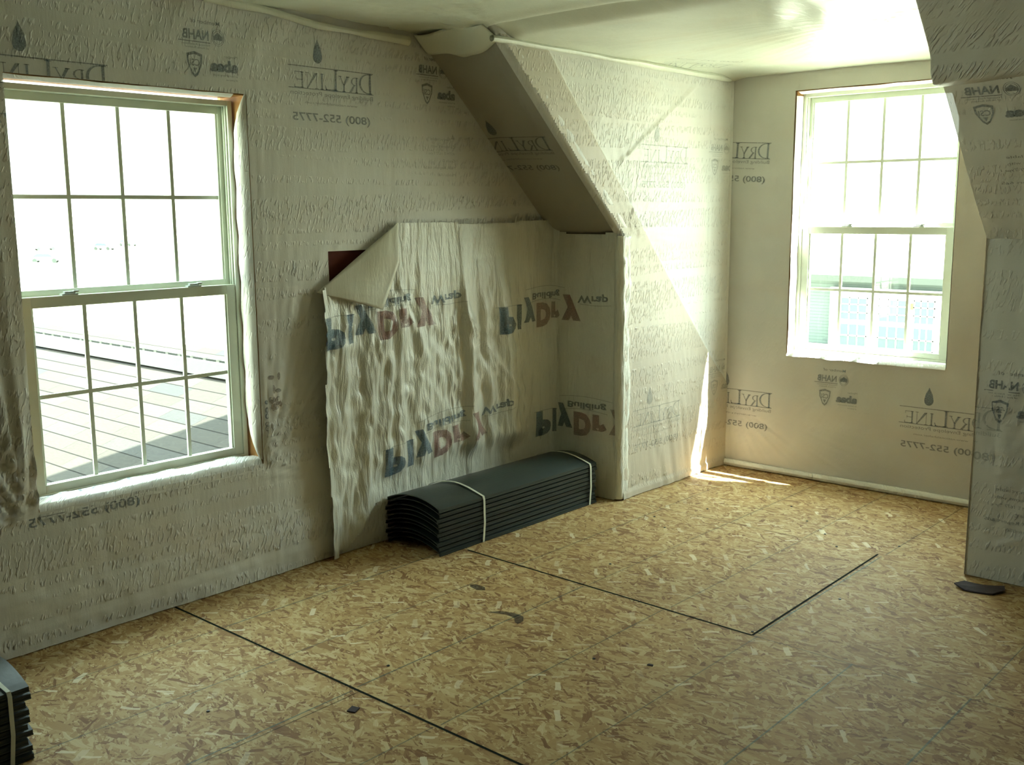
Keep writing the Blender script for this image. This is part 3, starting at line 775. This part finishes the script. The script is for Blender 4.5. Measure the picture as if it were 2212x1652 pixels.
# --- right knee wall: u = x, v = z
def kr_disp(u, v):
    d = .004+.004*noise2(u*3, v*3, 61)
    d += fan(u, v, XR+.05, .13, 50, 40, 9, .022, .45, 62)+fan(u, v, XR+.10, .45, 70, 50, 9, .018, .5, 63)+fan(u, v, XR+.12, .72, 85, 22, 14, .014, .6, 64)
    return d
wk = sheet('house_wrap', lambda u, v, d: (u, YK-d, v), kr_disp, lines(XR, 3.6, .02), lines(.004, ZK+.01, .014), [M['wrap_smooth'], M['ink_blue'], M['ink_faint']], None,
           [('mem', XR+.30, .86, 'h', 0, 1), ('note', XR+.28, .42, 'h', 0, 1), ('dry', XR+.84, .86, 'h', 0, 1), ('dry', XR+.12, .77, 'h', 0, 2)], W_KR)
rows = [[(XR-.010+.010*s_+.008*math.sin(z*8)*(1-s_), YK+.05*(1-s_)-.014*s_, z) for s_ in (0, .25, .5, .75, 1)] for z in np.linspace(.004, ZK, 50)]
ribbon('corner_edge', rows, M['wrap_smooth'], wk)
# --- right slope
def sr_disp(u, v): return .005+.006*noise2(u*3, v*2, 71)+fan(u, v, XR+.08, SLEN-.02, -85, 50, 14, .014, .35, 72)*1.0
sR = slope_sheet('house_wrap', XR, 3.6, sr_disp, [('mem', XR+.32, .80, 'h', .0, 1), ('note', XR+.33, .48, 'h', 0, 1), ('dry', XR+.86, .74, 'h', 0, 1)], M['wrap_smooth'], SL_R)
# lapped lower edge of the ceiling film on the right slope, bulging over the corner
rows = []
for k in range(61):
    u = XR-.006+(3.4)*(k/60)**1.6; r = []
    for j in range(14):
        s_ = j/13; vv_ = -.06+.56*s_
        dd = .014+.05*math.exp(-((vv_-.44)/.055)**2)*math.exp(-(u-XR)/.22)+.014*noise1(u*9+vv_*2, 3)*s_
        x_, y_, z_ = spos(np.array(u), np.array(vv_+.02*noise1(u*3, 5)), np.array(dd)); r.append((float(x_), float(y_), float(z_)))
    rows.append(r)

# --- ceiling films
def ce_disp(u, v):
    d = .006+.012*noise2(u*1.6, v*1.6, 81)
    d += .016*np.clip(noise2((u*.8+v*.6)*5, (v-u)*1.0, 82)-.4, 0, 1)
    d += fan(u, v, XC, YS, 250, 80, 14, .030, .5, 83)+fan(u, v, X0+.05, YS-.1, 250, 50, 9, .02, .5, 84)
    e = np.exp(-((v-YS+.05)/.06)**2); d += .015*e
    return d
wce = sheet('ceiling_film', lambda u, v, d: (u, v, HM-d), ce_disp, lines(X0, 3.6, .022), lines(-3.2, YS-.035, .022), [M['wrap_ceiling'], M['ink_blue'], M['ink_faint']], None, (), CEIL)
ribbon('lapped_edge', rows, M['wrap'], wce, .001)
rows = []
for k in range(41):
    u = X0+.02+(XC-X0-.02)*k/40; f = k/40; r = []
    for j in range(9):
        s_ = j/8; vv_ = -.07+(.11+.05*math.sin(math.pi*f)+.02*noise1(u*11, 2))*s_
        x_, y_, z_ = spos(np.array(u), np.array(vv_), np.array(.045-.015*s_+.012*math.sin(f*9+s_*2))); r.append((float(x_), float(y_), float(z_)))
    rows.append(r)
ribbon('lapped_edge', rows, M['wrap_ceiling'], wce, .001)
def dc_disp(u, v):
    d = .006+.01*noise2(u*2, v*2, 91)
    d += .030*(1-ss(0, .22, YD-v))**2+.022*np.exp(-((u-XC)/.06)**2)
    d += .010*np.clip(noise2((u*.9+v*.45)*9, (v-u)*1.1, 92)-.45, 0, 1)*ss(-3.0, -2.3, u)*ss(5.7, 5.2, v)*2.2
    d += fan(u, v, -1.6, 4.4, 120, 80, 26, .010, .7, 93)
    d -= .058*ss(YS+.14, YS-.06, v)*np.where(v < YS+.14, 1, 0)
    return d
wdc = sheet('ceiling_film', lambda u, v, d: (u, v, H-d), dc_disp, lines(XC, XR, .014), lines(YS-.08, YD, .014), [M['wrap_ceiling'], M['ink_blue'], M['ink_faint']], None,
            [('dry', XC+.12, 5.50, 'h', 1.2, 2)], CEIL)
# gathered roll where the two films meet at the head of the recess side wall
rows = []
for k in range(40):
    y = YS-.04+(YD-YS)*k/39; r_ = .013+.008*noise1(y*9, 3)
    rows.append([(XC+.016+r_*math.cos(a_), y, H-.040+r_*math.sin(a_)-.006*noise1(y*5, 2)) for a_ in np.linspace(0, 2*math.pi, 9)])
ribbon('rolled_edge', rows, M['wrap_ceiling'], wdc)
# gathered roll of film along the top of the gable wall
rows = []
for k in range(60):
    y = 2.45+(YS-.12-2.45)*k/59; r_ = .010+.014*noise1(y*5, 13)
    rows.append([(X0+.022+r_*.8*math.cos(a_), y, HM-.020-.040*float(ss(2.5, 3.3, y))+r_*math.sin(a_)-.010*noise1(y*4, 12)) for a_ in np.linspace(0, 2*math.pi, 11)])
ribbon('rolled_edge', rows, M['wrap_ceiling'], wce)

# ================================================================== WINDOWS
def make_window(name, T, W_, zlo, zhi, rail, latches, lab):
    """local frame: x across 0..W_, y outward depth (0 = inner face), z up. T maps local -> world"""
    root = bpy.data.objects.new(name, None); COL.objects.link(root); root.matrix_world = T; root['kind'] = 'structure'; root.empty_display_size = .1
    Hh = zhi-zlo
    def part(nm, lst, mat, parent=root, bev=.0015):
        bm = bmesh.new()
        for A, B in lst: box(bm, A, B, 0, bev)
        return obj_bm(nm, bm, mat, parent)
    f = .022
    part('window_frame', [((0, 0, 0), (f, .09, Hh)), ((W_-f, 0, 0), (W_, .09, Hh)), ((f, 0, 0), (W_-f, .09, f)), ((f, 0, Hh-f), (W_-f, .09, Hh)),
                          ((f, .030, rail-zlo), (f+.006, .036, Hh-f)), ((W_-f-.006, .030, rail-zlo), (W_-f, .036, Hh-f)),
                          ((f, .012, rail-zlo), (f+.006, .018, Hh-f)), ((W_-f-.006, .012, rail-zlo), (W_-f, .018, Hh-f))], M['vinyl'])
    def sash(nm, y0, y1, z0, z1, st, top, bot):
        x0, x1 = f, W_-f
        s = part(nm, [((x0, y0, z0), (x0+st, y1, z1)), ((x1-st, y0, z0), (x1, y1, z1)), ((x0+st, y0, z0), (x1-st, y1, z0+bot)), ((x0+st, y0, z1-top), (x1-st, y1, z1)),
                      ((x0+st, y0+.006, z0+bot), (x0+st+.008, y1, z1-top)), ((x1-st-.008, y0+.006, z0+bot), (x1-st, y1, z1-top))], M['vinyl'])
        ym = (y0+y1)/2+.004
        part('glass', [((x0+st-.002, ym-.001, z0+bot-.002), (x1-st+.002, ym+.001, z1-top+.002))], M['glass'], s, 0)
        w_ = x1-x0-2*st; bars = []
        for k in (1, 2, 3): bars.append(((x0+st+w_*k/4-.008, ym-.005, z0+bot), (x0+st+w_*k/4+.008, ym+.005, z1-top)))
        zm = (z0+bot+z1-top)/2
        bars.append(((x0+st, ym-.0052, zm-.008), (x1-st, ym+.0052, zm+.008)))
        part('muntin', bars, M['vinyl'], s, .001)
        return s
    sash('upper_sash', .045, .075, rail-zlo-.005, Hh-f, .022, .032, .036)
    lo = sash('lower_sash', .008, .038, f, rail-zlo+.008, .044, .042, .034)
    for lx in latches:
        bm = bmesh.new(); z0 = rail-zlo+.008
        box(bm, (lx-.032, .010, z0), (lx+.032, .034, z0+.006), 0, .001); box(bm, (lx-.020, .014, z0+.006), (lx+.024, .030, z0+.014), 0, .002)
        box(bm, (lx+.012, .006, z0+.010), (lx+.034, .018, z0+.018), 0, .002); obj_bm('latch', bm, M['hardware'], lo)
    return root
# left: local x -> +y world, local y -> -x world
TL = Matrix(((0, -1, 0, -3.925), (1, 0, 0, 1.655), (0, 0, 1, .54), (0, 0, 0, 1)))
make_window('window_1', TL, .978, .54, 2.098, 1.312, (.22, .76), '')
# right: local x -> +x world, y -> +y
TR = Matrix(((1, 0, 0, -2.942+.018), (0, 1, 0, 5.915), (0, 0, 1, .762), (0, 0, 0, 1)))
make_window('window_2', TR, .942, .762, 2.30, 1.515, (.30, .72), '')

# ================================================================== STRAPPED STACKS OF BLACK PANELS
PW, PL, NP, PITCH = .362, 1.235, 10, .0235
def section(i, wd=PW):
    """arched profile with turned-down lips, outer then inner"""
    top = []; n = 16
    for k in range(n+1):
        s_ = k/n; top.append((wd*s_, .040*math.sin(math.pi*s_)**.85))
    th = .0042
    outer = [(-.003, -.017)]+[(-.003, .0)]+top[1:-1]+[(wd+.003, .0), (wd+.003, -.017)]
    inner = [(wd-.003, -.017), (wd-.003, -.004)]+[(p[0], p[1]-th) for p in top[1:-1]][::-1]+[(.003, -.004), (.003, -.017)]
    return outer+inner
def make_bundle(loc, label):
    root = empty('strapped_panel_stack', loc, label, 'panel stack', 'strapped stacks of black panels')
    rnd = random.Random(3)
    for i in range(NP):
        sec = section(i); ox = rnd.uniform(-.004, .004)+(.008 if i == 0 else 0); oy = rnd.uniform(-.012, .012); z = .018+PITCH*i
        bm = bmesh.new(); nseg = 6; ring = []
        for k in range(nseg+1):
            y = PL*k/nseg; sag = .002*math.sin(k*1.7+i)
            ring.append([bm.verts.new((p[0]+ox, y+oy, p[1]+z+sag*0)) for p in sec])
        n = len(sec)
        for k in range(nseg):
            for j in range(n): bm.faces.new((ring[k][j], ring[k][(j+1) % n], ring[k+1][(j+1) % n], ring[k+1][j]))
        # close ends
        no = n//2
        for R_ in (ring[0], ring[-1]):
            for j in range(no-1):
                try: bm.faces.new((R_[j], R_[j+1], R_[n-2-j], R_[n-1-j]))
                except ValueError: pass
        # small end tabs
        for xx in (.02, PW-.05): box(bm, (xx+ox, PL+oy-.002, z-.012), (xx+ox+.03, PL+oy+.006, z-.006))
        # raised ribs on the long edge
        box(bm, (PW+ox+.0015, oy, z-.0155), (PW+ox+.0058, PL+oy, z-.0115)); box(bm, (-.0058+ox, oy, z-.0155), (-.0015+ox, PL+oy, z-.0115))
        bmesh.ops.recalc_face_normals(bm, faces=bm.faces[:])
        p = obj_bm('panel', bm, M['black_top'] if i == NP-1 else M['black'], root)
    zt = .018+PITCH*(NP-1)
    # stacks packed solid inside: core of nested webs
    for yy in (.30, 1.17):
        path = [(PW+.012, .002), (PW+.0135, .10), (PW+.009, zt-.012), (PW+.004, zt+.004)]+[(PW*s_, zt+.006+.040*math.sin(math.pi*s_)**.85) for s_ in (.88, .75, .6, .5, .4, .25, .12)]+[(-.004, zt+.004), (-.0125, zt-.012), (-.0125, .10), (-.012, .002)]
        bm = bmesh.new(); wv = .0065; vv_ = []
        for k, (x, z) in enumerate(path):
            dy = .012*math.sin(z*9) if x > PW else 0
            vv_.append([bm.verts.new((x, yy-wv+dy, z)), bm.verts.new((x, yy+wv+dy, z))])
        for k in range(len(vv_)-1): bm.faces.new((vv_[k][0], vv_[k][1], vv_[k+1][1], vv_[k+1][0]))
        s = obj_bm('strap', bm, M['strap'], root); md = s.modifiers.new('th', 'SOLIDIFY'); md.thickness = .0015; md.offset = 1
        s['label'] = 'thin white strap'
    return root
b1 = make_bundle((-3.797, 3.335, 0), 'strapped stack of black arched panels on the floor against the wall in the corner')
def copy_tree(o_, parent=None):
    c_ = o_.copy(); COL.objects.link(c_); c_.parent = parent
    for ch in o_.children: copy_tree(ch, c_)
    return c_
bpy.context.view_layer.update()
b2 = copy_tree(b1); b2.location = (-3.045-PW, 1.225-PL, 0)
b2['label'] = 'strapped stack of black panels cut off by the left edge at the bottom corner'

# ================================================================== SCRAPS ON THE FLOOR
def scrap(name, loc, pts, th, label, cat, mat, rz=0, curl=0.):
    bm = bmesh.new(); prism(bm, pts, 2, 0, th)
    if curl:
        bmesh.ops.subdivide_edges(bm, edges=bm.edges[:], cuts=3, use_grid_fill=True)
        xs = [v.co.x for v in bm.verts]; cx = (min(xs)+max(xs))/2
        for v in bm.verts: v.co.z += curl*((v.co.x-cx)/(max(xs)-cx))**2
    ob = obj_bm(name, bm, mat); ob.location = loc; ob.rotation_euler = (0, 0, rz); return tag(ob, label, cat)
scrap('shingle_scrap', (-1.435, 4.485, .0), [(0, .03), (.03, .10), (.19, .11), (.20, .05), (.16, .0), (.05, -.01)], .006, 'dark curled scrap lying on the floor at the foot of the right knee wall', 'scrap', M['scrap'], .15, .012)
scrap('shingle_scrap', (-2.55, 2.04, .0), [(0, 0), (.030, -.004), (.034, .030), (.004, .036)], .004, 'small square black scrap on the floor beside the long dark panel seam', 'scrap', M['scrap'], .5)
scrap('shingle_scrap', (-2.0, 2.98, 0), [(0, 0), (.022, .002), (.02, .012), (.003, .012)], .004, 'tiny dark chip on the boards below the corner of the seam', 'scrap', M['scrap'], .2)
nl = None
for k, (x, y) in enumerate(((-2.71, 2.365), (-2.18, 2.90), (-2.9, 1.74), (-1.86, 3.50), (-2.88, 4.86), (-2.06, 4.70), (-2.19, 4.85), (-1.83, 4.9), (-2.36, 5.0), (-1.75, 4.05), (-2.55, 5.2), (-3.02, 4.55), (-2.87, 4.42), (-2.75, 3.78))):
    if nl is None:
        bm = bmesh.new(); bmesh.ops.create_cone(bm, cap_ends=True, segments=10, radius1=.0065, radius2=.005, depth=.003); nl = obj_bm('nail_head', bm, M['steel']); o_ = nl
    else: o_ = nl.copy(); COL.objects.link(o_)
    o_.location = (x, y, .0018); tag(o_, 'tiny dark nail head in the floor boards', 'nail', 'nail heads in the floor')

# ================================================================== OUTSIDE
t = NT('shingles'); c = t.uv('Object')
sx = t.n('ShaderNodeSeparateXYZ'); t.l(c, sx.inputs[0])
row = t.math('FLOOR', t.math('DIVIDE', sx.outputs[1], .136)); fr = t.math('FRACT', t.math('DIVIDE', sx.outputs[1], .136))
wn = t.n('ShaderNodeTexWhiteNoise', noise_dimensions='1D'); t.l(row, wn.inputs['W'])
xx = t.math('ADD', t.math('DIVIDE', sx.outputs[0], .42), t.math('MULTIPLY', wn.outputs['Value'], 3))
cb = t.n('ShaderNodeCombineXYZ'); t.l(t.math('FLOOR', xx), cb.inputs[0]); t.l(row, cb.inputs[1])
w2 = t.n('ShaderNodeTexWhiteNoise', noise_dimensions='2D'); t.l(cb.outputs[0], w2.inputs['Vector'])
lin = t.math('MAXIMUM', t.math('LESS_THAN', fr, .07), t.math('MULTIPLY', t.math('LESS_THAN', t.math('FRACT', xx), .012), .6))
cc = t.ramp(w2.outputs['Value'], [(0, (.031, .029, .025)), (.8, (.039, .036, .031)), (1, (.026, .027, .027))])
cc = t.mix(1, cc, t.ramp(t.noise(c, 60, 3), [(.3, .9), (.7, 1.1)]), 'MULTIPLY')
cc = t.mix(lin, cc, (.007, .0065, .0055))
M['shingles'] = t.fin(t.pbsdf(cc, .9, .1))
def roof_plane(bm, x0, x1, ya, za, yb, zb, th=.06):
    prism(bm, [(ya, za), (yb, zb), (yb, zb-th), (ya, za-th)], 0, x0, x1)
rt = empty('lower_roof', (-4.1, 4.3, .46), 'sunlit shingled roof just outside the left window', 'roof')
bm = bmesh.new(); roof_plane(bm, -16, 0, -5.3, -1.70, 0, 0); roof_plane(bm, -16, 0, 0, 0, 2.4, -.77)
obj_bm('shingle_slope', bm, M['shingles'], rt)
bm = bmesh.new(); prism(bm, [(-.12, -.02), (.12, -.02), (.03, .06), (-.03, .06)], 0, -16, 0)
for k in range(90): box(bm, (-16+.18*k, .03+.0, .03), (-16+.18*k+.14, .075, .075))
rv = obj_bm('ridge_vent', bm, plain('ridge_vent_metal', (.035, .038, .032), .7, .3, .2, 30, .2), rt); rv['label'] = 'dark ridge vent strip'
bm = bmesh.new(); prism(bm, [(-5.2, -1.75), (2.3, -.85), (2.3, -6), (-5.2, -6)], 0, -15.6, -.05); obj_bm('wall', bm, plain('siding_pale', (.6, .6, .52), .8, .2), rt)
rt2 = empty('neighbouring_roof', (-5.5, 7.2, -.05), 'pale shingled roof behind the dark ridge vent', 'roof')
bm = bmesh.new(); roof_plane(bm, -16, 0, -.5, -.17, 0, 0); roof_plane(bm, -16, 0, -1.7, -.42, -.5, -.17); roof_plane(bm, -16, 0, 0, 0, 4, -1.28)
obj_bm('shingle_slope', bm, M['shingles'], rt2)
# neighbour house end wall with cream shutters
nh = empty('neighbouring_house', (-26, 12, -5.8), 'white house with cream shutters beyond the roof ridge', 'house')
wm = plain('white_siding', (.75, .75, .68), .8, .2)
boxes('wall', [((-6, -2, 0), (0, 6, 5.2))], wm, nh)
bm = bmesh.new(); prism(bm, [(-2.3, 5.15), (6.3, 5.15), (2, 6.0)], 0, -6.2, .2); obj_bm('roof', bm, plain('pale_roof', (.55, .55, .5), .9, .1), nh)
for yy in (1.75, 3.6):
    boxes('shutter', [((0, yy, 2.55), (.05, yy+.22, 3.35)), ((0, yy, 3.45), (.05, yy+.22, 4.2))], plain('cream_shutter', (.62, .52, .30), .7, .2), nh)
wn_ = boxes('window_trim', [((0, 2.3, 3.2), (.05, 3.5, 3.32)), ((0, 3.42, 2.4), (.05, 3.5, 3.2)), ((0, 3.42, 3.32), (.05, 3.5, 4.2))], plain('grey_trim', (.24, .30, .28), .7, .2), nh)
# ground
t = NT('ground'); c = t.uv('Object'); cc = t.ramp(t.noise(c, .05, 4), [(.4, (.30, .29, .24)), (.6, (.36, .37, .28))]); M['ground'] = t.fin(t.pbsdf(cc, .95, .1))
struct(boxes('floor_outdoors', [((-420, -200, -5.9), (200, 420, -5.8))], M['ground']))
# parked cars far away
def make_car():
    root = empty('car', (0, 0, 0), '', 'car', 'parked cars in the distance')
    bm = bmesh.new(); prism(bm, [(-2.2, .35), (2.2, .35), (2.25, .75), (1.4, .92), (.75, 1.42), (-1.1, 1.45), (-1.9, .95), (-2.25, .85)], 1, -.85, .85)
    bmesh.ops.bevel(bm, geom=bm.edges[:], offset=.06, segments=2, affect='EDGES'); obj_bm('body', bm, plain('car_paint', (.16, .22, .22), .3, .5), root)
    bm = bmesh.new(); prism(bm, [(1.25, .93), (.7, 1.36), (-1.05, 1.38), (-1.7, .95)], 1, -.865, .865); obj_bm('window_glass', bm, plain('car_glass', (.03, .06, .07), .1, .5), root)
    for x in (-1.4, 1.4):
        for y in (-.8, .8):
            bm = bmesh.new(); bmesh.ops.create_cone(bm, cap_ends=True, segments=20, radius1=.34, radius2=.34, depth=.2, matrix=Matrix.Translation((x, y, .34)) @ Matrix.Rotation(math.pi/2, 4, 'X')); obj_bm('wheel', bm, M['black'], root)
    return root
car0 = make_car(); bpy.context.view_layer.update()
for k, (dx, ry, rzz, lb) in enumerate(((-205, .5144, .5, 'small far-off car seen through the left window, left of the building'), (-225, .54, .2, 'small far-off car nearest the building doors'), (-215, .455, 1.4, 'leftmost small far-off car seen through the left window'), (-160, .455, .9, 'dark car on the road, lowest and nearest of the cars outside'))):
    c_ = car0 if k == 0 else copy_tree(car0); c_.location = (dx, -dx*ry, -5.8); c_.rotation_euler = (0, 0, rzz); c_['label'] = lb
db = empty('distant_building', (-260, 145, -5.8), 'long pale low building far beyond the parking lot', 'building')
boxes('wall', [((-10, -60, 0), (0, 60, 6.5))], plain('pale_stucco', (.72, .72, .62), .9, .1), db)
boxes('roof', [((-10.5, -61, 6.5), (.8, 61, 7.1))], plain('pale_fascia', (.66, .66, .58), .9, .1), db)
gm = plain('dark_shop_glass', (.09, .17, .16), .2, .5)
for yy, w_, z0, z1 in ((-2.8, 3.2, .8, 3.6), (-28, 2.2, 3.2, 3.9), (-12, 4.5, 3.2, 4.0), (1.2, .8, 1.0, 3.2)):
    f_ = boxes('window', [((0, yy, z0), (.1, yy+w_, z1))], gm, db)
    boxes('window_bars', [((.1, yy+w_*k/4-.06, z0), (.16, yy+w_*k/4+.06, z1)) for k in (0, 1, 2, 3, 4)]+[((.1, yy-.06, z), (.16, yy+w_+.06, z+.1)) for z in (z0, z1-.1)], wm, f_)

# townhouse opposite the recess window
YB = 50
th_ = empty('opposite_townhouse', (-24.6, YB, -5.8), 'sage sided townhouse with white window bay seen through the far window', 'house')
t = NT('sage_siding'); c = t.uv('Object'); sx = t.n('ShaderNodeSeparateXYZ'); t.l(c, sx.inputs[0])
fr = t.math('FRACT', t.math('DIVIDE', sx.outputs[2], .16)); cc = t.mix(t.math('LESS_THAN', fr, .12), (.11, .135, .125), (.06, .075, .07)); M['sage'] = t.fin(t.pbsdf(cc, .8, .1))
boxes('wall', [((0, 0, 0), (8.4, 6, 3.85))], M['sage'], th_)
boxes('roof', [((-.4, -.5, 3.85), (8.8, 6, 4.15))], plain('grey_roof_edge', (.08, .09, .08), .9, .1), th_)
boxes('steps', [((-.2, -1.5, 0), (8.6, 0, .35))], plain('grey_step', (.12, .145, .135), .9, .1), th_)
by = boxes('bay', [((1.9, -.35, .45), (7.4, 0, 3.55))], wm, th_)
for k, x in enumerate((2.5, 4.45, 6.15)):
    w_ = 1.35 if k < 2 else .95
    wi = boxes('window', [((x, -.38, 2.0), (x+w_, -.35, 3.1)), ((x, -.38, .65), (x+w_, -.35, 1.75))], plain('reflecting_glass', (.05, .085, .095), .15, .5), th_)
    boxes('window_bars', [((x+w_*q/3-.03, -.42, .65), (x+w_*q/3+.03, -.38, 3.1)) for q in (0, 1, 2, 3)]+[((x-.03, -.42, z-.03), (x+w_+.03, -.38, z+.03)) for z in (2.35, 2.75, 1.2, .68, 3.07)], wm, wi)
boxes('lamp', [((6.0, -.5, 2.65), (6.12, -.36, 2.95))], plain('brown_lamp', (.10, .09, .05), .6, .3), th_)
# bare tree by the townhouse
def tree(loc, label, seed, hgt):
    rnd = random.Random(seed); bm = bmesh.new()
    def limb(p, d, L_, r, lev):
        n = 3; q = p; rad = r; prev = None
        for k in range(n+1):
            a_ = d.orthogonal().normalized(); b_ = d.cross(a_).normalized()
            ring = [bm.verts.new(q+(a_*math.cos(t_)+b_*math.sin(t_))*rad) for t_ in (0, 2.094, 4.189)]
            if prev:
                for j in range(3): bm.faces.new((prev[j], prev[(j+1) % 3], ring[(j+1) % 3], ring[j]))
            prev = ring; q = q+d*L_/n; rad *= .82; d = (d+Vector((rnd.uniform(-.15, .15), rnd.uniform(-.15, .15), .04))).normalized()
        if lev < 5:
            for _ in range(3 if lev < 4 else 2):
                nd = (d+Vector((rnd.uniform(-.8, .8), rnd.uniform(-.8, .8), rnd.uniform(-.1, .6)))).normalized(); limb(q-d*L_*rnd.uniform(0, .4), nd, L_*.68, rad*.75, lev+1)
    limb(Vector((0, 0, 0)), Vector((0, 0, 1)), hgt*.32, .12, 0)
    ob = obj_bm('bare_tree', bm, plain('bark', (.20, .18, .14), .9, .1)); ob.location = loc; tag(ob, label, 'tree', 'bare trees outside the far window'); return ob
tree((-24.2, 62, -5.8), 'bare tree showing at the upper right of the far window', 4, 17)
tree((-30.5, 66, -5.8), 'bare tree showing faintly in the middle of the far window', 9, 14)
